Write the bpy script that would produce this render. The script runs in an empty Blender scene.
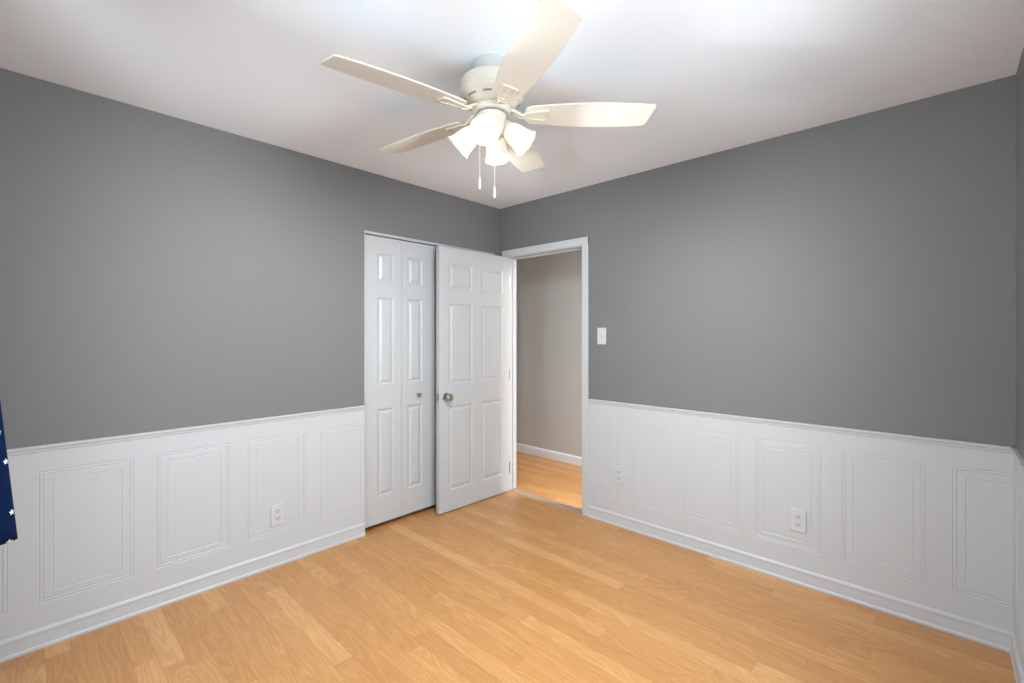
import bpy, bmesh, math, random
from mathutils import Vector, Matrix
random.seed(7)
S = bpy.context.scene
COL = S.collection
PI = math.pi

# ------------------------------------------------------------------ camera
CAM = Vector((2.83, -2.87, 1.345)); YAW = math.radians(43.1)
cd = bpy.data.cameras.new('camera'); cam = bpy.data.objects.new('camera', cd); COL.objects.link(cam)
cam.location = CAM; cam.rotation_euler = (PI/2, 0, YAW)
cd.sensor_width = 36; cd.lens = 460/1024*36; cd.shift_y = -7.5/1024; cd.clip_start = 0.02
S.camera = cam
LAT = Vector((math.cos(YAW), math.sin(YAW), 0)); DEP = Vector((-math.sin(YAW), math.cos(YAW), 0))

# ------------------------------------------------------------------ world, lights, exposure
S.view_settings.view_transform = 'Standard'; S.view_settings.look = 'None'
S.view_settings.gamma = 1; S.view_settings.use_curve_mapping = False
S.view_settings.exposure = 0.58
w = bpy.data.worlds.new('sky'); S.world = w; w.use_nodes = True
bg = w.node_tree.nodes['Background']; bg.inputs[0].default_value = (0.75, 0.87, 1, 1); bg.inputs[1].default_value = 1.0

def area(name, loc, rot, sx, sy, power, col=(1, 1, 1)):
    l = bpy.data.lights.new(name, 'AREA'); l.shape = 'RECTANGLE'; l.size = sx; l.size_y = sy
    l.energy = power; l.color = col
    o = bpy.data.objects.new(name, l); COL.objects.link(o); o.location = loc; o.rotation_euler = rot
    return o
def point(name, loc, power, r=0.03, col=(1, 1, 1)):
    l = bpy.data.lights.new(name, 'POINT'); l.energy = power; l.shadow_soft_size = r; l.color = col
    o = bpy.data.objects.new(name, l); COL.objects.link(o); o.location = loc
    return o
# daylight entering the window behind the camera
area('daylight_window', (1.525, -3.66, 1.68), (PI/2-0.45, 0, 0), 1.3, 1.2, 72, (0.86, 0.95, 1.02))
# added light outside that window, aimed up to brighten the ceiling
area('upward_fill', (1.525, -4.0, 0.95), (PI/2+0.5, 0, 0), 1.6, 1.2, 26, (0.86, 0.95, 1.02))
# daylight through an assumed, unseen window in the wall right of the camera
area('assumed_side_daylight', (3.49, -1.65, 1.68), (PI/2-0.45, 0, PI/2), 1.3, 1.2, 66, (0.86, 0.95, 1.02))
# added unseen light under the hall ceiling, brightens the hall; no fixture
area('hall_fill', (2.65, 0.56, 2.42), (0, 0, 0), 0.3, 0.3, 92, (1, 0.97, 0.93))

# ------------------------------------------------------------------ dimensions
H = 2.44; RX = 3.056; BY = -3.23        # ceiling, right-hand wall, back wall
WT = 0.09
CL0, CL1, CLH = -1.295, -0.075, 2.04   # closet opening (y range, top)
DX0, DX1, DH = 0.106, 0.865, 2.0       # entry opening (x range, top)
HY = 1.035                             # hall far wall

# ------------------------------------------------------------------ materials
def mat(name, col, rough=0.5, metal=0.0, bump=0.0, bscale=200, spec=0.5, emit=None, estr=0, var=0.0):
    m = bpy.data.materials.new(name); m.use_nodes = True
    nt = m.node_tree; b = nt.nodes['Principled BSDF']
    b.inputs['Base Color'].default_value = (*col, 1); b.inputs['Roughness'].default_value = rough
    b.inputs['Metallic'].default_value = metal; b.inputs['Specular IOR Level'].default_value = spec
    if emit: b.inputs['Emission Color'].default_value = (*emit, 1); b.inputs['Emission Strength'].default_value = estr
    tc = nt.nodes.new('ShaderNodeTexCoord')
    n = nt.nodes.new('ShaderNodeTexNoise'); n.inputs['Scale'].default_value = bscale; n.inputs['Detail'].default_value = 3
    nt.links.new(tc.outputs['Object'], n.inputs['Vector'])
    if var:
        mx = nt.nodes.new('ShaderNodeMix'); mx.data_type = 'RGBA'
        mx.inputs[6].default_value = (*[c*(1-var) for c in col], 1); mx.inputs[7].default_value = (*[min(1, c*(1+var)) for c in col], 1)
        nt.links.new(n.outputs['Fac'], mx.inputs[0]); nt.links.new(mx.outputs[2], b.inputs['Base Color'])
    if bump:
        bp = nt.nodes.new('ShaderNodeBump'); bp.inputs['Strength'].default_value = bump; bp.inputs['Distance'].default_value = 0.002
        nt.links.new(n.outputs['Fac'], bp.inputs['Height']); nt.links.new(bp.outputs[0], b.inputs['Normal'])
    return m
M_GREY = mat('grey_wall_paint', (0.158, 0.157, 0.157), 0.55, bump=0.06, bscale=140)
M_HALLP = mat('hall_wall_paint', (0.56, 0.565, 0.56), 0.5, bump=0.06, bscale=140)
M_CEIL = mat('ceiling_paint', (0.865, 0.90, 0.945), 0.8, bump=0.1, bscale=90)
M_WHITE = mat('white_satin_paint', (0.48, 0.492, 0.505), 0.38, bump=0.03, bscale=60)
M_DOOR = mat('white_door_paint', (0.445, 0.455, 0.463), 0.35, bump=0.03, bscale=90)
M_DARK = mat('dark_slot', (0.16, 0.16, 0.16), 0.6)
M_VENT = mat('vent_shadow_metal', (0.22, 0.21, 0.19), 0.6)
M_NICKEL = mat('satin_nickel', (0.42, 0.39, 0.35), 0.28, 1.0)
M_STEEL = mat('galvanised_steel', (0.55, 0.55, 0.55), 0.4, 1.0)
M_PLATE = mat('white_plastic', (0.51, 0.522, 0.535), 0.3)
M_RECEP = mat('offwhite_plastic', (0.47, 0.48, 0.49), 0.35)
M_FAN = mat('cream_enamel', (0.66, 0.60, 0.50), 0.35)
M_BLADE = mat('cream_blade_laminate', (0.68, 0.63, 0.55), 0.4, bump=0.02, bscale=80)
M_CANOPY = mat('pale_grey_enamel', (0.47, 0.48, 0.46), 0.4)
M_HALLW = mat('hall_gloss_white', (0.80, 0.84, 0.90), 0.35)
M_STRIP = mat('threshold_vinyl', (0.33, 0.27, 0.21), 0.45, var=0.1, bscale=60)
M_SILVER = mat('brushed_aluminium', (0.6, 0.6, 0.58), 0.35, 1.0)
M_SHADE = mat('frosted_lit_glass', (0.62, 0.59, 0.53), 0.3, emit=(1, 0.95, 0.86), estr=0.36)
nt = M_SHADE.node_tree; ms = nt.nodes.new('ShaderNodeMixShader'); tr = nt.nodes.new('ShaderNodeBsdfTransparent'); tr.inputs[0].default_value = (1, 0.96, 0.9, 1)
ms.inputs[0].default_value = 0.10
nt.links.new(nt.nodes['Principled BSDF'].outputs[0], ms.inputs[1]); nt.links.new(tr.outputs[0], ms.inputs[2])
nt.links.new(ms.outputs[0], nt.nodes['Material Output'].inputs[0])
M_BULB = mat('lit_bulb', (1, 1, 1), 0.3, emit=(1, 0.96, 0.88), estr=3.5)
M_GLASSP = bpy.data.materials.new('window_glass'); M_GLASSP.use_nodes = True
nt = M_GLASSP.node_tree; nt.nodes.clear()
o_ = nt.nodes.new('ShaderNodeOutputMaterial'); mx = nt.nodes.new('ShaderNodeMixShader'); t_ = nt.nodes.new('ShaderNodeBsdfTransparent'); g_ = nt.nodes.new('ShaderNodeBsdfGlossy')
g_.inputs['Roughness'].default_value = 0.02; mx.inputs[0].default_value = 0.06
nt.links.new(t_.outputs[0], mx.inputs[1]); nt.links.new(g_.outputs[0], mx.inputs[2]); nt.links.new(mx.outputs[0], o_.inputs[0])

def floor_material():
    m = bpy.data.materials.new('oak_strip_laminate'); m.use_nodes = True
    nt = m.node_tree; N = nt.nodes; L = nt.links; b = N['Principled BSDF']
    tc = N.new('ShaderNodeTexCoord'); sp = N.new('ShaderNodeSeparateXYZ'); L.new(tc.outputs['Object'], sp.inputs[0])
    def mth(op, a, b_=None, c=None):
        n = N.new('ShaderNodeMath'); n.operation = op
        for i, v in enumerate((a, b_, c)):
            if v is None: continue
            if isinstance(v, (int, float)): n.inputs[i].default_value = v
            else: L.new(v, n.inputs[i])
        return n.outputs[0]
    def rnd(v, k=0.0):
        n = N.new('ShaderNodeTexWhiteNoise'); n.noise_dimensions = '1D'; L.new(mth('ADD', v, k), n.inputs['W']); return n.outputs['Value']
    W_ = 0.08
    v = mth('DIVIDE', sp.outputs['Y'], W_); row = mth('FLOOR', v); fv = mth('FRACT', v)
    rr = rnd(row, 3.3)
    ln = mth('ADD', mth('MULTIPLY', rnd(row, 9.1), 0.35), 0.55)
    u = mth('DIVIDE', mth('ADD', sp.outputs['X'], mth('MULTIPLY', rr, 7.0)), ln)
    pid = mth('ADD', mth('FLOOR', u), mth('MULTIPLY', row, 57.31)); fu = mth('FRACT', u)
    pr = rnd(pid); pr2 = rnd(pid, 0.5)
    # per-strip grain coordinates
    cmb = N.new('ShaderNodeCombineXYZ')
    L.new(mth('ADD', mth('MULTIPLY', sp.outputs['X'], 0.9), mth('MULTIPLY', pr, 40)), cmb.inputs[0])
    L.new(mth('ADD', mth('MULTIPLY', sp.outputs['Y'], 8.5), mth('MULTIPLY', pr2, 60)), cmb.inputs[1])
    n1 = N.new('ShaderNodeTexNoise'); n1.inputs['Scale'].default_value = 1.6; n1.inputs['Detail'].default_value = 1; n1.inputs['Distortion'].default_value = 0.35; L.new(cmb.outputs[0], n1.inputs['Vector'])
    rings = mth('FRACT', mth('MULTIPLY', n1.outputs['Fac'], 12.0))
    tri = mth('ABSOLUTE', mth('SUBTRACT', mth('MULTIPLY', rings, 2), 1))
    c2 = N.new('ShaderNodeCombineXYZ'); L.new(mth('MULTIPLY', sp.outputs['X'], 9), c2.inputs[0]); L.new(mth('MULTIPLY', sp.outputs['Y'], 260), c2.inputs[1])
    n2 = N.new('ShaderNodeTexNoise'); n2.inputs['Scale'].default_value = 1; n2.inputs['Detail'].default_value = 4; L.new(c2.outputs[0], n2.inputs['Vector'])
    ramp = N.new('ShaderNodeValToRGB'); L.new(pr, ramp.inputs[0])
    e = ramp.color_ramp.elements
    e[0].position = 0; e[0].color = (0.488, 0.236, 0.078, 1); e[1].position = 1; e[1].color = (0.606, 0.326, 0.130, 1)
    x = e.new(0.45); x.color = (0.525, 0.260, 0.091, 1)
    x = e.new(0.7); x.color = (0.545, 0.275, 0.098, 1)
    g = mth('ADD', mth('MULTIPLY', mth('POWER', tri, 1.6), 0.16), mth('MULTIPLY', mth('SUBTRACT', n2.outputs['Fac'], 0.5), 0.22))
    seam = mth('MULTIPLY', mth('GREATER_THAN', mth('MINIMUM', fv, mth('SUBTRACT', 1, fv)), 0.014),
               mth('GREATER_THAN', mth('MINIMUM', fu, mth('SUBTRACT', 1, fu)), 0.0015))
    k = mth('MULTIPLY', mth('ADD', 0.885, g), mth('ADD', 0.80, mth('MULTIPLY', seam, 0.20)))
    mul = N.new('ShaderNodeMix'); mul.data_type = 'RGBA'; mul.blend_type = 'MULTIPLY'; mul.inputs[0].default_value = 1
    cc = N.new('ShaderNodeCombineColor'); 
    L.new(k, cc.inputs[0]); L.new(mth('POWER', k, 1.25), cc.inputs[1]); L.new(mth('POWER', k, 1.6), cc.inputs[2])
    L.new(ramp.outputs[0], mul.inputs[6]); L.new(cc.outputs[0], mul.inputs[7]); L.new(mul.outputs[2], b.inputs['Base Color'])
    b.inputs['Roughness'].default_value = 0.34
    return m
M_FLOOR = floor_material()

def curtain_material():
    m = bpy.data.materials.new('navy_star_cotton'); m.use_nodes = True
    nt = m.node_tree; N = nt.nodes; L = nt.links; b = N['Principled BSDF']
    uv = N.new('ShaderNodeUVMap'); uv.uv_map = 'UVMap'
    vo = N.new('ShaderNodeTexVoronoi'); vo.voronoi_dimensions = '2D'; vo.inputs['Scale'].default_value = 14; vo.inputs['Randomness'].default_value = 0.8
    L.new(uv.outputs[0], vo.inputs['Vector'])
    sub = N.new('ShaderNodeVectorMath'); sub.operation = 'SUBTRACT'; L.new(uv.outputs[0], sub.inputs[0]); L.new(vo.outputs['Position'], sub.inputs[1])
    sp = N.new('ShaderNodeSeparateXYZ'); L.new(sub.outputs[0], sp.inputs[0])
    def mth(op, a, b_=None):
        n = N.new('ShaderNodeMath'); n.operation = op
        for i, v in enumerate((a, b_)):
            if v is None: continue
            if isinstance(v, (int, float)): n.inputs[i].default_value = v
            else: L.new(v, n.inputs[i])
        return n.outputs[0]
    X, Y = sp.outputs[0], sp.outputs[1]
    rad = mth('SQRT', mth('ADD', mth('MULTIPLY', X, X), mth('MULTIPLY', Y, Y)))
    ang = mth('ARCTAN2', X, Y)
    pp = mth('PINGPONG', ang, PI/5)                       # 0 at a tip, pi/5 at a notch
    lim = mth('SUBTRACT', 0.0085, mth('MULTIPLY', mth('POWER', mth('DIVIDE', pp, PI/5), 0.6), 0.0048))
    star = mth('LESS_THAN', rad, lim)
    mx = N.new('ShaderNodeMix'); mx.data_type = 'RGBA'; L.new(star, mx.inputs[0])
    mx.inputs[6].default_value = (0.001, 0.010, 0.045, 1); mx.inputs[7].default_value = (0.75, 0.8, 0.85, 1)
    L.new(mx.outputs[2], b.inputs['Base Color']); b.inputs['Roughness'].default_value = 0.95; b.inputs['Specular IOR Level'].default_value = 0.15
    return m
M_CURT = curtain_material()

# ------------------------------------------------------------------ mesh helpers
def obj(name, bm, mats, parent=None, loc=None, smooth=False, label=None, autosmooth=None):
    bmesh.ops.remove_doubles(bm, verts=bm.verts, dist=1e-6)
    bmesh.ops.recalc_face_normals(bm, faces=bm.faces)
    me = bpy.data.meshes.new(name); bm.to_mesh(me); bm.free()
    for m in (mats if isinstance(mats, (list, tuple)) else [mats]): me.materials.append(m)
    o = bpy.data.objects.new(name, me); COL.objects.link(o)
    if smooth:
        for p in me.polygons: p.use_smooth = True
        if autosmooth:
            a = math.radians(autosmooth); bb = bmesh.new(); bb.from_mesh(me)
            for e in bb.edges: e.smooth = not (len(e.link_faces) == 2 and e.calc_face_angle(0) > a)
            bb.to_mesh(me); bb.free()
    if parent: o.parent = parent
    if loc is not None: o.location = loc
    if label: o['label'] = label
    return o
def tag(o, label, cat, group=None, kind=None):
    o['label'] = label; o['category'] = cat
    if group: o['group'] = group
    if kind: o['kind'] = kind
    return o
def empty(name, loc, rotz=0):
    o = bpy.data.objects.new(name, None); COL.objects.link(o); o.location = loc; o.rotation_euler = (0, 0, rotz)
    o.empty_display_size = 0.1
    return o
def bx(bm, x0, x1, y0, y1, z0, z1, bev=0, mi=0):
    r = bmesh.ops.create_cube(bm, size=1)
    vs = r['verts']
    for v in vs:
        v.co = Vector(((x0+x1)/2+v.co.x*(x1-x0), (y0+y1)/2+v.co.y*(y1-y0), (z0+z1)/2+v.co.z*(z1-z0)))
    fs = list({f for v in vs for f in v.link_faces})
    for f in fs: f.material_index = mi
    if bev:
        es = list({e for v in vs for e in v.link_edges})
        bmesh.ops.bevel(bm, geom=es, offset=bev, segments=2, profile=0.5, affect='EDGES')
def lathe(bm, prof, seg=32, mtx=None, mi=0, wob=None):
    mtx = mtx or Matrix.Identity(4); rings = []
    for r, z in prof:
        if r < 1e-5: rings.append([bm.verts.new(mtx @ Vector((0, 0, z)))])
        else:
            ring = []
            for i in range(seg):
                a = 2*PI*i/seg; rr, zz = (r, z) if not wob else wob(r, z, a)
                ring.append(bm.verts.new(mtx @ Vector((rr*math.cos(a), rr*math.sin(a), zz))))
            rings.append(ring)
    for A, B in zip(rings, rings[1:]):
        for i in range(seg):
            j = (i+1) % seg
            if len(A) == 1 and len(B) == 1: continue
            if len(A) == 1: f = bm.faces.new((A[0], B[i], B[j]))
            elif len(B) == 1: f = bm.faces.new((A[i], A[j], B[0]))
            else: f = bm.faces.new((A[i], A[j], B[j], B[i]))
            f.material_index = mi
def tube(bm, pts, r, seg=10, mi=0):
    pts = [Vector(p) for p in pts]; rings = []
    up = Vector((0, 0, 1))
    for i, p in enumerate(pts):
        d = (pts[min(i+1, len(pts)-1)]-pts[max(i-1, 0)]).normalized()
        a = d.cross(up) if abs(d.z) < 0.95 else d.cross(Vector((1, 0, 0))); a.normalize(); b = d.cross(a)
        rr = r[i] if isinstance(r, (list, tuple)) else r
        rings.append([bm.verts.new(p+rr*(math.cos(2*PI*k/seg)*a+math.sin(2*PI*k/seg)*b)) for k in range(seg)])
    for A, B in zip(rings, rings[1:]):
        for k in range(seg): bm.faces.new((A[k], A[(k+1) % seg], B[(k+1) % seg], B[k])).material_index = mi
    bm.faces.new(rings[0]); bm.faces.new(rings[-1])
def profile_run(bm, prof, p0, p1, out):
    """sweep a (d, z) profile (d = distance off the wall) along p0->p1"""
    p0 = Vector((*p0, 0)); p1 = Vector((*p1, 0)); out = Vector((*out, 0))
    A = [bm.verts.new(p0+out*d+Vector((0, 0, z))) for d, z in prof]
    B = [bm.verts.new(p1+out*d+Vector((0, 0, z))) for d, z in prof]
    n = len(prof)
    for i in range(n): bm.faces.new((A[i], A[(i+1) % n], B[(i+1) % n], B[i]))
    bm.faces.new(A); bm.faces.new(B)
def prism(bm, pts, z0, z1, bev=0):
    A = [bm.verts.new((x, y, z0)) for x, y in pts]; B = [bm.verts.new((x, y, z1)) for x, y in pts]; n = len(pts)
    for i in range(n): bm.faces.new((A[i], A[(i+1) % n], B[(i+1) % n], B[i]))
    bm.faces.new(A); bm.faces.new(B)
def panel_sheet(bm, u0, u1, v0, v1, rects, prof, f, w=0):
    """flat sheet in (u, v) with moulded panels; prof = [(inset, depth)]; f maps (u, v, w) to 3-D"""
    us = sorted({u0, u1, *[r[0] for r in rects], *[r[1] for r in rects]}); vs = sorted({v0, v1, *[r[2] for r in rects], *[r[3] for r in rects]})
    def q(a, b, c, d): bm.faces.new([bm.verts.new(f(*p)) for p in (a, b, c, d)])
    for a, b in zip(us, us[1:]):
        for c, d in zip(vs, vs[1:]):
            if any(r[0]-1e-6 <= a and b <= r[1]+1e-6 and r[2]-1e-6 <= c and d <= r[3]+1e-6 for r in rects): continue
            q((a, c, w), (b, c, w), (b, d, w), (a, d, w))
    for r in rects:
        pr = [(0, 0)]+prof
        for (i0, d0), (i1, d1) in zip(pr, pr[1:]):
            A = [(r[0]+i0, r[2]+i0, w+d0), (r[1]-i0, r[2]+i0, w+d0), (r[1]-i0, r[3]-i0, w+d0), (r[0]+i0, r[3]-i0, w+d0)]
            B = [(r[0]+i1, r[2]+i1, w+d1), (r[1]-i1, r[2]+i1, w+d1), (r[1]-i1, r[3]-i1, w+d1), (r[0]+i1, r[3]-i1, w+d1)]
            for k in range(4): q(A[k], A[(k+1) % 4], B[(k+1) % 4], B[k])
        q(*B)

# ------------------------------------------------------------------ room shell
def struct(name, bm, m, label, cat, **k): return tag(obj(name, bm, m, **k), label, cat, kind='structure')

bm = bmesh.new(); bx(bm, -0.80, RX+0.12, BY-0.12, 0.05, -0.06, 0)
struct('floor', bm, M_FLOOR, 'light oak strip laminate floor of the empty bedroom', 'floor')
bm = bmesh.new(); bx(bm, -2.2, RX+0.12, 0.05, HY+0.1, -0.06, 0)
struct('floor_hall', bm, M_FLOOR, 'oak laminate floor of the hall seen through the open doorway', 'floor')
bm = bmesh.new(); bx(bm, -0.80, RX+0.12, BY-0.12, WT, H, H+0.1)
struct('ceiling', bm, M_CEIL, 'smooth white bedroom ceiling above the ceiling fan', 'ceiling')
bm = bmesh.new(); bx(bm, -2.2, RX+0.12, WT, HY+0.1, H, H+0.1)
struct('ceiling_hall', bm, M_CEIL, 'white ceiling of the hall beyond the doorway', 'ceiling')

bm = bmesh.new()   # left wall with closet opening
bx(bm, -WT, 0, BY-0.12, CL0, 0, H); bx(bm, -WT, 0, CL1, WT, 0, H); bx(bm, -WT, 0, CL0, CL1, CLH, H)
struct('wall_left', bm, M_GREY, 'grey painted wall left of and above the closet doors', 'wall')
bm = bmesh.new()   # wall with the entry opening
bx(bm, 0, DX0-0.018, 0, WT, 0, H); bx(bm, DX1+0.018, RX+0.12, 0, WT, 0, H); bx(bm, DX0-0.018, DX1+0.018, 0, WT, DH+0.018, H)
struct('wall_front', bm, M_GREY, 'grey painted wall with the open doorway and the light switch', 'wall')
WY0, WY1, WZ0, WZ1 = -2.2, -1.1, 0.92, 2.05
bm = bmesh.new()   # wall beside the camera, with an assumed window
bx(bm, RX, RX+0.12, BY-0.12, WY0, 0, H); bx(bm, RX, RX+0.12, WY1, 0, 0, H); bx(bm, RX, RX+0.12, WY0, WY1, 0, WZ0); bx(bm, RX, RX+0.12, WY0, WY1, WZ1, H)
struct('wall_right', bm, M_GREY, 'sliver of grey wall at the right edge of the photo', 'wall')
WX0, WX1 = 0.97, 2.08
bm = bmesh.new()
bx(bm, 0, WX0, BY-0.12, BY, 0, H); bx(bm, WX1, RX, BY-0.12, BY, 0, H); bx(bm, WX0, WX1, BY-0.12, BY, 0, WZ0); bx(bm, WX0, WX1, BY-0.12, BY, WZ1, H)
struct('wall_back', bm, M_GREY, 'grey wall behind the camera holding the curtained window', 'wall')
bm = bmesh.new(); bx(bm, -2.2, RX+0.12, HY, HY+0.1, 0, H); bx(bm, -2.2, -2.1, WT, HY, 0, H); bx(bm, RX+0.02, RX+0.12, WT, HY, 0, H)
struct('wall_hall', bm, M_HALLP, 'warm grey hall wall seen through the doorway', 'wall')
bm = bmesh.new(); bx(bm, -2.1, -WT, WT-0.04, WT, 0, H)
struct('wall_hall_side', bm, M_HALLP, 'hall wall running on behind the closet', 'wall')
bm = bmesh.new()   # closet interior
bx(bm, -0.80, -0.72, BY-0.12, WT-0.04, 0, H)
bx(bm, -0.72, -WT, -1.45, -1.40, 0, H)
struct('wall_closet', bm, M_CEIL, 'plain closet interior behind the bifold doors', 'wall')

# windows (behind and beside the camera, they let the daylight in; the side one is assumed)
def window(n, f, label):
    r = empty('window_%d' % n, (0, 0, 0)); tag(r, label, 'window', kind='structure')
    def b(bm, u0, u1, v0, v1, w0, w1):
        a = f(u0, v0, w0); c = f(u1, v1, w1)
        bx(bm, min(a[0], c[0]), max(a[0], c[0]), min(a[1], c[1]), max(a[1], c[1]), min(a[2], c[2]), max(a[2], c[2]))
    L_, Hh = 1.10, WZ1-WZ0
    bm = bmesh.new(); t = 0.04
    b(bm, 0, t, 0, Hh, 0.02, 0.10); b(bm, L_-t, L_, 0, Hh, 0.02, 0.10); b(bm, t, L_-t, 0, t, 0.02, 0.10); b(bm, t, L_-t, Hh-t, Hh, 0.02, 0.10)
    obj('window_frame', bm, M_WHITE, r)
    bm = bmesh.new(); b(bm, t, L_-t, Hh/2-0.02, Hh/2+0.02, 0.04, 0.08); obj('meeting_rail', bm, M_WHITE, r)
    bm = bmesh.new(); b(bm, t, L_-t, t, Hh/2-0.02, 0.055, 0.06); b(bm, t, L_-t, Hh/2+0.02, Hh-t, 0.055, 0.06); obj('pane', bm, M_GLASSP, r)
    bm = bmesh.new(); b(bm, -0.07, -0.005, -0.07, Hh+0.07, -0.018, 0); b(bm, L_+0.005, L_+0.07, -0.07, Hh+0.07, -0.018, 0)
    b(bm, -0.005, L_+0.005, Hh+0.005, Hh+0.07, -0.018, 0); obj('window_casing', bm, M_WHITE, r)
    bm = bmesh.new(); b(bm, -0.09, L_+0.09, -0.03, -0.002, -0.045, 0); obj('window_sill', bm, M_WHITE, r)
window(1, lambda u, v, w: (WX0+0.005+u, BY-w, WZ0+v), 'white sash window behind the navy curtain')
window(2, lambda u, v, w: (RX+w, WY0+u, WZ0+v), 'assumed white sash window, unseen, in the wall beside the camera')

# ------------------------------------------------------------------ wainscot, chair rail, baseboard
RZ = 0.867; PV0, PV1 = 0.188, 0.754; PW, PP = 0.320, 0.4064
WPROF = [(0.003, -0.002), (0.006, 0), (0.012, 0.0004), (0.015, -0.002), (0.018, -0.0006), (0.042, -0.0002), (0.045, -0.0022), (0.048, -0.0006)]
def clip(bm, co, no):
    r = bmesh.ops.bisect_plane(bm, geom=bm.verts[:]+bm.edges[:]+bm.faces[:], plane_co=co, plane_no=no, clear_outer=True)
def wainscot(name, starts, u0, u1, f, axis, label):
    bm = bmesh.new(); rects = [(s, s+PW, PV0, PV1) for s in starts]
    lo = min(u0, min(starts)-0.02); hi = max(u1, max(starts)+PW+0.02)
    panel_sheet(bm, lo, hi, 0.0, RZ-0.004, rects, WPROF, f, 0.007)
    a = Vector(f(u0, 0, 0)); b = Vector(f(u1, 0, 0)); d = (b-a).normalized()
    clip(bm, b, d); clip(bm, a, -d)
    return struct(name, bm, M_WHITE, label, 'wainscot')
fL = lambda u, v, w: (w, u, v)             # left wall, u = y
fF = lambda u, v, w: (u, -w, v)            # front wall, u = x
fR = lambda u, v, w: (RX-w, u, v)
fB = lambda u, v, w: (u, BY+w, v)
wainscot('trim_1', [-3.226+PP*k for k in range(5)], BY, CL0-0.002, fL, 1, 'white moulded panel wainscot under the long grey left wall')
wainscot('trim_2', [0.830+PP*k for k in range(6)], DX1+0.058, RX, fF, 0, 'white moulded panel wainscot right of the doorway')
wainscot('trim_3', [-0.42-PP*k for k in range(7)], BY, 0, fR, 1, 'white panel wainscot at the right edge of the photo')
wainscot('trim_4', [0.08+PP*k for k in range(7)], 0, RX, fB, 0, 'white panel wainscot on the wall behind the camera')
RAIL = [(0, 0), (0.010, 0), (0.012, 0.003), (0.012, 0.010), (0.016, 0.014), (0.018, 0.019), (0.018, 0.024), (0.015, 0.027), (0, 0.027)]
RAIL = [(d, z+RZ-0.027) for d, z in RAIL]
BASE = [(0, 0), (0.019, 0), (0.019, 0.010), (0.015, 0.018), (0.014, 0.062), (0.0155, 0.068), (0.0155, 0.075), (0.011, 0.082), (0.008, 0.086), (0, 0.086)]
def run(name, prof, p0, p1, out, label, cat, m=None):
    bm = bmesh.new(); profile_run(bm, prof, p0, p1, out); return struct(name, bm, m or M_WHITE, label, cat)
run('trim_5', RAIL, (0, BY), (0, CL0-0.002), (1, 0), 'white chair rail capping the wainscot of the left wall', 'chair rail')
run('trim_6', RAIL, (DX1+0.058, 0), (RX, 0), (0, -1), 'white chair rail running right from the doorway casing', 'chair rail')
run('trim_7', RAIL, (RX, BY), (RX, 0), (-1, 0), 'white chair rail on the wall at the right edge of the photo', 'chair rail')
run('trim_8', RAIL, (0, BY), (WX0-0.09, BY), (0, 1), 'white chair rail on the wall behind the camera', 'chair rail')
run('baseboard_left', BASE, (0, BY), (0, CL0-0.002), (1, 0), 'white baseboard under the left wainscot, ending at the closet', 'baseboard')
run('baseboard_front', BASE, (DX1+0.058, 0), (RX, 0), (0, -1), 'white baseboard right of the doorway', 'baseboard')
run('baseboard_right', BASE, (RX, BY), (RX, 0), (-1, 0), 'white baseboard in the bottom right corner of the photo', 'baseboard')
run('baseboard_back', BASE, (0, BY), (RX, BY), (0, 1), 'white baseboard on the wall behind the camera', 'baseboard')
HB = [(0, 0), (0.013, 0), (0.013, 0.075), (0.008, 0.088), (0, 0.09)]
run('baseboard_hall', HB, (-2.1, HY), (RX, HY), (0, -1), 'white hall baseboard seen through the doorway', 'baseboard', M_HALLW)

# entry doorway casing, jamb and stop
CW = 0.058; CWL = 0.067
bm = bmesh.new()
bx(bm, DX0-CWL, DX0-0.004, -0.016, 0, 0, DH+0.062, 0.003); bx(bm, DX1+0.004, DX1+CW, -0.016, 0, 0, DH+0.062, 0.003)
bx(bm, DX0-CWL, DX1+CW, -0.017, 0, DH+0.004, DH+0.063, 0.003)
bx(bm, DX0-CWL, DX0-0.004, WT, WT+0.014, 0, DH+0.06, 0.003); bx(bm, DX1+0.004, DX1+CW, WT, WT+0.014, 0, DH+0.06, 0.003)
bx(bm, DX0-CWL, DX1+CW, WT, WT+0.014, DH+0.004, DH+0.06, 0.003)
struct('trim_9', bm, M_WHITE, 'white casing around the open bedroom doorway', 'door casing')
bm = bmesh.new()
bx(bm, DX0-0.018, DX0, -0.002, WT+0.002, 0, DH); bx(bm, DX1, DX1+0.018, -0.002, WT+0.002, 0, DH); bx(bm, DX0-0.018, DX1+0.018, -0.002, WT+0.002, DH, DH+0.018)
bx(bm, DX0, DX0+0.01, 0.045, 0.075, 0, DH, 0.002); bx(bm, DX1-0.01, DX1, 0.045, 0.075, 0, DH, 0.002); bx(bm, DX0+0.01, DX1-0.01, 0.045, 0.075, DH-0.01, DH, 0.002)
struct('trim_10', bm, M_WHITE, 'white jamb lining inside the open doorway', 'door jamb')
bm = bmesh.new()
profile_run(bm, [(-0.035, 0), (-0.026, 0.006), (0.026, 0.006), (0.035, 0)], (DX0, 0.03), (DX1, 0.03), (0, 1))
struct('trim_11', bm, M_STRIP, 'brown grey floor threshold strip across the doorway', 'threshold')
# closet opening edge bead and track
bm = bmesh.new()
bx(bm, -0.055, 0.003, CL0, CL0+0.004, 0, CLH); bx(bm, -WT+0.001, 0.003, CL1-0.008, CL1, 0, CLH); bx(bm, -WT+0.001, 0.003, CL0, CL1, CLH-0.006, CLH)
struct('trim_12', bm, M_WHITE, 'thin white edging around the closet opening', 'trim')
bm = bmesh.new()
bx(bm, -0.055, -0.010, CL0+0.008, CL1-0.008, CLH-0.014, CLH-0.006)
struct('trim_13', bm, M_WHITE, 'white bifold door track at the top of the closet opening', 'door track')

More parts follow.
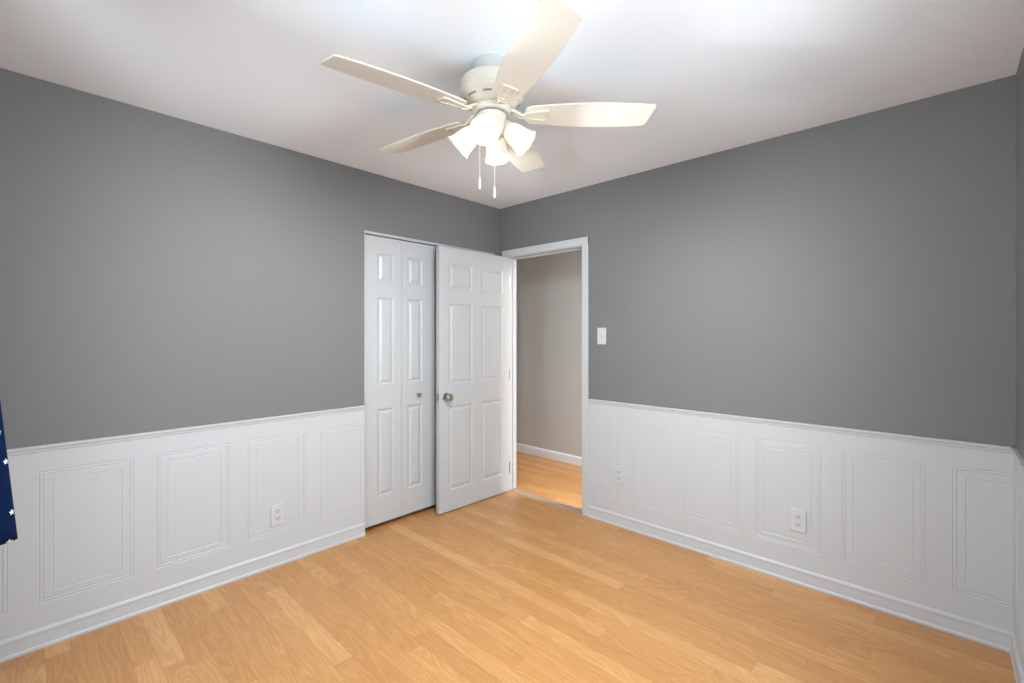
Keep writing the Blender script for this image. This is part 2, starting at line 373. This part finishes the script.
# ------------------------------------------------------------------ doors
DPROF = [(0.004, -0.001), (0.010, -0.0065), (0.016, -0.0075), (0.020, -0.0075), (0.036, -0.0015), (0.040, -0.001)]
ROWS = [(0.158, 0.800), (0.962, 1.576), (1.677, 1.881)]
def door_slab(width, h, cols, t, low=None):
    """slab in local coordinates: hinge edge at y=0, running to y=-width, z 0..h, thickness 0..t in x"""
    bm = bmesh.new(); rects = [(a, b, c-0.008, d-0.008) for a, b in cols for c, d in ([(low, ROWS[0][1])]+ROWS[1:] if low else ROWS)]
    panel_sheet(bm, 0, width, 0, h, rects, DPROF, lambda u, v, w: (w, -u, v), t)
    panel_sheet(bm, 0, width, 0, h, rects, DPROF, lambda u, v, w: (t-w, -u, v), t)
    for a in (0, width):
        bm.faces.new([bm.verts.new(p) for p in ((0, -a, 0), (t, -a, 0), (t, -a, h), (0, -a, h))])
    for z in (0, h):
        bm.faces.new([bm.verts.new(p) for p in ((0, 0, z), (t, 0, z), (t, -width, z), (0, -width, z))])
    return bm
def axis_mtx(loc, direction):
    q = Vector((0, 0, 1)).rotation_difference(Vector(direction)); return Matrix.Translation(Vector(loc)) @ q.to_matrix().to_4x4()
# entry door, standing open at 90 degrees in front of the closet
DW, DT = 0.735, 0.035
d1 = empty('door_1', (0.096, -0.017, 0.009), math.radians(-1.6)); tag(d1, 'white six-panel bedroom door standing open in front of the closet', 'door', kind='structure')
obj('door_slab', door_slab(DW, 1.988, [(0.072, 0.318), (0.408, 0.648)], DT), M_DOOR, d1)
for sx in (1, -1):
    bm = bmesh.new(); m = axis_mtx((DT if sx > 0 else 0, -DW+0.060, 0.874-0.009), (sx, 0, 0))
    lathe(bm, [(0, 0), (0.031, 0), (0.032, 0.003), (0.029, 0.007), (0.014, 0.009), (0.0125, 0.012), (0.0125, 0.026), (0.017, 0.030), (0.0255, 0.035), (0.0275, 0.043), (0.0275, 0.055), (0.025, 0.061), (0.020, 0.064), (0, 0.065)], 32, m)
    obj('door_knob', bm, M_NICKEL, d1, smooth=True, autosmooth=35, label='round brushed nickel knob')
bm = bmesh.new(); bx(bm, 0.005, DT-0.005, -DW-0.0015, -DW, 0.838, 0.896, 0.0006)
bx(bm, 0.011, DT-0.011, -DW-0.010, -DW-0.001, 0.857, 0.877, 0.001)
obj('latch_plate', bm, M_NICKEL, d1, label='nickel latch plate on the door edge')
for z in (0.20, 0.99, 1.77):
    bm = bmesh.new(); lathe(bm, [(0, z-0.045), (0.005, z-0.045), (0.005, z+0.045), (0, z+0.045)], 12, Matrix.Translation((DT+0.005, 0.0, 0)))
    bx(bm, DT-0.001, DT+0.005, -0.002, 0.002, z-0.044, z+0.044)
    obj('hinge', bm, M_STEEL, d1, label='steel butt hinge')
# bifold closet doors: two pairs
LW = 0.2985
for n, y1, knob_leaf, lab in ((2, CL0+0.004+2*LW+0.003, 1, 'white bifold closet door pair left of the open bedroom door'),
                              (3, CL1-0.010, 1, 'white bifold closet door pair hidden behind the open bedroom door')):
    r = empty('door_%d' % n, (-0.046, y1, 0.034)); tag(r, lab, 'door', kind='structure')
    for k in range(2):
        o = obj('door_leaf', door_slab(LW-0.001, 1.985, [(0.118, 0.252)] if (k == 0) == (n == 2) else [(0.060, 0.196)], 0.028, 0.190), M_DOOR, r, loc=(0, -k*(LW+0.0015), 0))
        if (k == 0 and n == 2) or (k == 1 and n == 3):
            bm = bmesh.new(); yy = -0.162
            lathe(bm, [(0, 0), (0.010, 0), (0.009, 0.004), (0.007, 0.010), (0.011, 0.015), (0.0150, 0.019), (0.0155, 0.024), (0.012, 0.029), (0, 0.031)], 24, axis_mtx((0.028, yy, 0.860), (1, 0, 0)))
            obj('door_knob', bm, M_NICKEL, o, smooth=True, autosmooth=40, label='small round nickel knob')

# ------------------------------------------------------------------ switch and outlets
def fmat(kind, u, v, off):
    if kind == 'F': return Matrix(((1, 0, 0, u), (0, 0, -1, -off), (0, 1, 0, v), (0, 0, 0, 1)))   # local x=right, y=up, z=out of wall
    return Matrix(((0, 0, 1, off), (1, 0, 0, u), (0, 1, 0, v), (0, 0, 0, 1)))
def wall_thing(name, m, label, cat, group=None):
    r = bpy.data.objects.new(name, None); COL.objects.link(r); r.matrix_world = m; r.empty_display_size = 0.05
    return tag(r, label, cat, group)
sw = wall_thing('light_switch', fmat('F', 1.035, 1.33, 0), 'white toggle light switch on the grey wall beside the doorway', 'light switch')
bm = bmesh.new(); bx(bm, -0.036, 0.036, -0.060, 0.060, 0, 0.006, 0.002); obj('cover_plate', bm, M_PLATE, sw)
bm = bmesh.new(); bx(bm, -0.005, 0.005, -0.012, 0.012, 0.006, 0.0075); bx(bm, -0.004, 0.004, -0.002, 0.010, 0.007, 0.018, 0.0015); obj('toggle', bm, M_RECEP, sw)
for z in (-0.030, 0.030):
    bm = bmesh.new(); lathe(bm, [(0.0035, 0.006), (0.003, 0.0072), (0, 0.0075)], 12, Matrix.Translation((0, z, 0))); obj('screw', bm, M_RECEP, sw)
def outlet(m, label):
    r = wall_thing('wall_outlet', m, label, 'outlet', 'white duplex outlets on the wainscot')
    bm = bmesh.new(); bx(bm, -0.036, 0.036, -0.060, 0.060, -0.004, 0.006, 0.002); obj('cover_plate', bm, M_PLATE, r)
    for z in (-0.0205, 0.0205):
        bm = bmesh.new()
        pts = []
        for i in range(24):
            a = 2*PI*i/24; pts.append((0.0175*math.cos(a), z+max(-0.0135, min(0.0135, 0.0175*math.sin(a)))))
        prism(bm, pts, 0.005, 0.0078); rc = obj('receptacle', bm, M_RECEP, r)
        bm = bmesh.new(); bx(bm, -0.0082, -0.0052, z-0.002, z+0.008, 0.0075, 0.0082); bx(bm, 0.0052, 0.0082, z-0.002, z+0.008, 0.0075, 0.0082)
        lathe(bm, [(0.0032, 0.0075), (0.0032, 0.0082), (0, 0.0082)], 12, Matrix.Translation((0, z-0.0075, 0))); obj('slots', bm, M_DARK, rc)
    bm = bmesh.new(); lathe(bm, [(0.0035, 0.006), (0.003, 0.0072), (0, 0.0075)], 12); obj('screw', bm, M_STEEL, r)
outlet(fmat('L', -1.85, 0.297, 0.009), 'white duplex outlet on the left wall wainscot before the closet')
outlet(fmat('F', 1.18, 0.358, 0.009), 'white duplex outlet nearest the doorway casing, below the light switch')
outlet(fmat('F', 2.263, 0.342, 0.009), 'white duplex outlet on the right wainscot, farther from the doorway')

# ------------------------------------------------------------------ ceiling fan
FC = CAM + DEP*1.875 + LAT*(-0.083); FX, FY = FC.x, FC.y
fan = empty('ceiling_fan', (FX, FY, H), YAW)
tag(fan, 'cream five-blade ceiling fan with four lit bell glass lights', 'ceiling fan')
BZ = -0.205                       # blade plane below the ceiling
bm = bmesh.new(); lathe(bm, [(0, 0), (0.080, 0), (0.082, -0.004), (0.078, -0.020), (0.076, -0.048), (0.082, -0.060), (0, -0.060)], 48)
obj('canopy', bm, M_CANOPY, fan, smooth=True, autosmooth=40)
bm = bmesh.new()
lathe(bm, [(0, -0.056), (0.085, -0.062), (0.112, -0.066), (0.123, -0.073), (0.126, -0.082), (0.126, -0.122), (0.129, -0.126), (0.129, -0.138), (0.124, -0.144), (0.100, -0.170), (0.094, -0.175), (0.084, -0.178), (0, -0.178)], 64)
for k in range(10):
    a0 = 2*PI*k/10+0.1
    for i in range(5):             # curved slots lying in the sloping underside
        a = a0+i*0.07; m = Matrix.Rotation(a, 4, 'Z') @ Matrix.Translation((0.1120, 0, -0.1570)) @ Matrix.Rotation(math.radians(42.7), 4, 'Y')
        r = bmesh.ops.create_cube(bm, size=1, matrix=m @ Matrix.Diagonal((0.0014, 0.0092, 0.007, 1)))
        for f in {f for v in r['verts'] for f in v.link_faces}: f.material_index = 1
obj('motor_housing', bm, [M_FAN, M_VENT], fan, smooth=True, autosmooth=35)
bm = bmesh.new(); lathe(bm, [(0, -0.176), (0.076, -0.176), (0.080, -0.180), (0.080, -0.194), (0.074, -0.200), (0, -0.200)], 48)
obj('flywheel', bm, M_FAN, fan, smooth=True, autosmooth=35)
def outline_blade(L1=0.650):
    top = []                       # r, half width
    R0, R1 = 0.138, L1
    pts = [(0.0, 0.035), (0.012, 0.046), (0.04, 0.052), (0.12, 0.057), (0.25, 0.065), (0.40, 0.071), (0.55, 0.0735), (0.70, 0.073), (0.85, 0.069), (0.96, 0.064)]
    L_ = R1-R0
    up = [(R0+t*(L_-0.012), wd) for t, wd in pts]; lo = [(R0+t*L_, -wd) for t, wd in pts]
    tipu = [(R1-0.022, 0.062), (R1-0.016, 0.057), (R1-0.013, 0.050)]; tipl = [(R1-0.003, -0.060), (R1, -0.052), (R1+0.0, -0.040)]
    return up+tipu+tipl[::-1]+lo[::-1]
PITCH = math.radians(11)
for k in range(5):
    ang = math.radians(0.2+72*k+(1.5 if k == 4 else 0))
    base = Matrix.Rotation(ang, 4, 'Z') @ Matrix.Translation((0, 0, BZ)) @ Matrix.Rotation(-PITCH, 4, 'X')
    bm = bmesh.new(); prism(bm, outline_blade(0.675 if k == 4 else 0.655 if k < 2 else 0.650), 0, 0.007); bmesh.ops.recalc_face_normals(bm, faces=bm.faces)
    bmesh.ops.bevel(bm, geom=[e for e in bm.edges if abs(e.verts[0].co.z-e.verts[1].co.z) < 1e-5], offset=0.0015, segments=1, affect='EDGES')
    bmesh.ops.transform(bm, matrix=base, verts=bm.verts)
    bl = obj('blade', bm, M_BLADE, fan)
    bm = bmesh.new()
    # arm from the flywheel out to the blade, then a rounded pad under the blade with a raised rim
    def rr(x0, x1, h0, h1, n=5, cr=0.012):
        P = []
        for cx, cy, a in ((x1-cr, h1-cr, 0), (x0+cr, h0-cr, 90), (x0+cr, -h0+cr, 180), (x1-cr, -h1+cr, 270)):
            for i in range(n+1): t = math.radians(a+90*i/n); P.append((cx+cr*math.cos(t), cy+cr*math.sin(t)))
        return P
    outer = rr(0.128, 0.236, 0.022, 0.034, cr=0.016); inner = rr(0.150, 0.226, 0.014, 0.023, cr=0.010)
    n = len(outer)
    O0 = [bm.verts.new((x, y, 0)) for x, y in outer]; O1 = [bm.verts.new((x, y, -0.006)) for x, y in outer]
    I1 = [bm.verts.new((x, y, -0.006)) for x, y in inner]; I2 = [bm.verts.new((x, y, -0.0015)) for x, y in inner]
    for i in range(n):
        j = (i+1) % n
        for A, B in ((O0, O1), (O1, I1), (I1, I2)): bm.faces.new((A[i], A[j], B[j], B[i]))
    bm.faces.new(I2); bm.faces.new(O0)
    for cx in (0.165, 0.205):
        lathe(bm, [(0.0045, -0.0015), (0.0045, -0.004), (0, -0.005)], 10, Matrix.Translation((cx, 0, 0)))
    bmesh.ops.transform(bm, matrix=base, verts=bm.verts)
    m2 = Matrix.Rotation(ang, 4, 'Z')
    nv = len(bm.verts)
    bm2 = bmesh.new()
    for s in (-1, 1):
        tube(bm2, [(0.072, s*0.014, BZ+0.020), (0.095, s*0.015, BZ+0.012), (0.118, s*0.012, BZ-0.002), (0.135, s*0.010, BZ-0.004)], [0.006, 0.006, 0.0055, 0.005], 10)
    bmesh.ops.transform(bm2, matrix=m2, verts=bm2.verts)
    tmp = bpy.data.meshes.new('tmp'); bm2.to_mesh(tmp); bm2.free(); bm.from_mesh(tmp); bpy.data.meshes.remove(tmp)
    obj('blade_arm', bm, M_FAN, fan, smooth=True, autosmooth=40)
bm = bmesh.new(); lathe(bm, [(0, -0.199), (0.060, -0.199), (0.060, -0.203), (0.057, -0.204), (0.057, -0.218), (0, -0.218)], 48)
obj('switch_collar', bm, M_VENT, fan, smooth=True, autosmooth=35, label='darker metal ring above the light kit')
bm = bmesh.new(); lathe(bm, [(0, -0.205), (0.057, -0.205), (0.060, -0.207), (0.060, -0.266), (0.053, -0.280), (0.040, -0.292), (0.016, -0.298), (0.010, -0.304), (0.010, -0.312), (0, -0.316)], 48)
obj('light_fitter', bm, M_FAN, fan, smooth=True, autosmooth=35)
TILT = math.radians(49)
for k in range(4):
    a = math.radians(-98+90*k); rad = Vector((math.cos(a), math.sin(a), 0))
    ax = (rad*math.sin(TILT)+Vector((0, 0, -math.cos(TILT)))).normalized()
    neck = rad*0.058+Vector((0, 0, -0.256)); m = axis_mtx(neck, ax)
    bm = bmesh.new(); lathe(bm, [(0, -0.030), (0.014, -0.030), (0.017, -0.012), (0.026, -0.006), (0.029, 0.004), (0.029, 0.016), (0.024, 0.016), (0.024, 0.0), (0, 0.0)], 28, m)
    sk = obj('lamp_socket', bm, M_FAN, fan, smooth=True, autosmooth=35)
    bm = bmesh.new()
    P = [(0.025, 0.008), (0.031, 0.016), (0.038, 0.030), (0.0425, 0.048), (0.045, 0.068), (0.048, 0.086), (0.051, 0.100), (0.056, 0.110), (0.0575, 0.1105),
         (0.057, 0.1085), (0.049, 0.097), (0.046, 0.084), (0.043, 0.068), (0.0405, 0.048), (0.036, 0.031), (0.029, 0.018), (0.023, 0.010)]
    def wob(r, z, t):
        g = max(0, (z-0.085)/0.026); return r*(1+0.012*g*math.cos(8*t)), z+0.001*g*math.cos(8*t)
    lathe(bm, P, 64, m, wob=wob)
    obj('lamp_shade', bm, M_SHADE, fan, smooth=True, label='lit frosted bell glass shade')
    bm = bmesh.new(); lathe(bm, [(0.012, 0.002), (0.012, 0.022), (0.018, 0.034), (0.026, 0.046), (0.028, 0.058), (0.025, 0.068), (0.015, 0.073), (0, 0.075)], 24, m)
    obj('bulb', bm, M_BULB, fan, smooth=True, label='glowing bulb')
    ld = bpy.data.lights.new('bulb_light', 'SPOT'); ld.energy = 38; ld.color = (0.965, 0.99, 1.0); ld.shadow_soft_size = 0.03
    ld.spot_size = math.radians(150); ld.spot_blend = 1.0
    pl = bpy.data.objects.new('bulb_light', ld); COL.objects.link(pl); pl.parent = fan
    pl.location = neck+ax*0.112; pl.rotation_euler = (-ax).to_track_quat('Z', 'Y').to_euler()
for (lx, ly, z1) in ((-0.046, -0.035, -0.468), (0.013, -0.030, -0.503)):
    bm = bmesh.new(); tube(bm, [(lx*0.95, ly*0.95, -0.262), (lx, ly, -0.290), (lx, ly, z1)], 0.0016, 6)
    ch = obj('pull_chain', bm, M_FAN, fan)
    bm = bmesh.new(); lathe(bm, [(0, z1+0.002), (0.003, z1), (0.005, z1-0.008), (0.0058, z1-0.030), (0.0062, z1-0.042), (0.004, z1-0.048), (0, z1-0.049)], 14, Matrix.Translation((lx, ly, 0)))
    obj('chain_pendant', bm, M_BLADE, ch, smooth=True)

# ------------------------------------------------------------------ curtain (only its flared corner is in view)
cur = empty('curtain', (1.03, -2.95, 0)); tag(cur, 'navy curtain with small white stars, its corner showing at the left edge', 'curtain')
bm = bmesh.new(); uvl = bm.loops.layers.uv.new('UVMap'); NX, NZ = 90, 36
ZT = 2.12; grid = []
for i in range(NX+1):
    t = i/NX; x = 1.03+t*0.42; s = x-1.03; col = []
    for j in range(NZ+1):
        z = 0.80+(ZT-0.80)*j/NZ; fl = 1-j/NZ
        ye = -2.876-0.084*(z-0.8)-0.07*max(0, (z-1.5))*1.0
        A = 0.035+0.06*fl
        y = ye-0.22*s-A*0.5*(1-math.cos(2*PI*s/0.15))
        if j == NZ: y -= 0.0
        col.append(bm.verts.new((x-1.03, y+2.95, z)))
    grid.append(col)
acc = [0]
for i in range(NX): acc.append(acc[-1]+(grid[i+1][0].co-grid[i][0].co).length)
for i in range(NX):
    for j in range(NZ):
        f = bm.faces.new((grid[i][j], grid[i+1][j], grid[i+1][j+1], grid[i][j+1]))
        for lp, (a, b) in zip(f.loops, ((i, j), (i+1, j), (i+1, j+1), (i, j+1))): lp[uvl].uv = (acc[a], grid[0][b].co.z)
me = bpy.data.meshes.new('fabric_panel'); bmesh.ops.recalc_face_normals(bm, faces=bm.faces); bm.to_mesh(me); bm.free()
me.materials.append(M_CURT); fp = bpy.data.objects.new('fabric_panel', me); COL.objects.link(fp); fp.parent = cur
for p in me.polygons: p.use_smooth = True
so = fp.modifiers.new('thickness', 'SOLIDIFY'); so.thickness = 0.0015
bm = bmesh.new(); tube(bm, [(-0.13, -0.105, ZT-0.01), (1.12, -0.105, ZT-0.01)], 0.009, 14)
for x in (-0.14, 1.13): bmesh.ops.create_uvsphere(bm, u_segments=14, v_segments=8, radius=0.02, matrix=Matrix.Translation((x, -0.105, ZT-0.01)))
obj('curtain_rod', bm, M_NICKEL, cur, smooth=True)
for x in (-0.11, 1.10):
    bm = bmesh.new(); tube(bm, [(x, -0.105, ZT-0.018), (x, -0.27, ZT-0.018)], 0.006, 8); bx(bm, x-0.012, x+0.012, -0.28, -0.265, ZT-0.05, ZT+0.02, 0.002)
    obj('bracket', bm, M_NICKEL, cur)
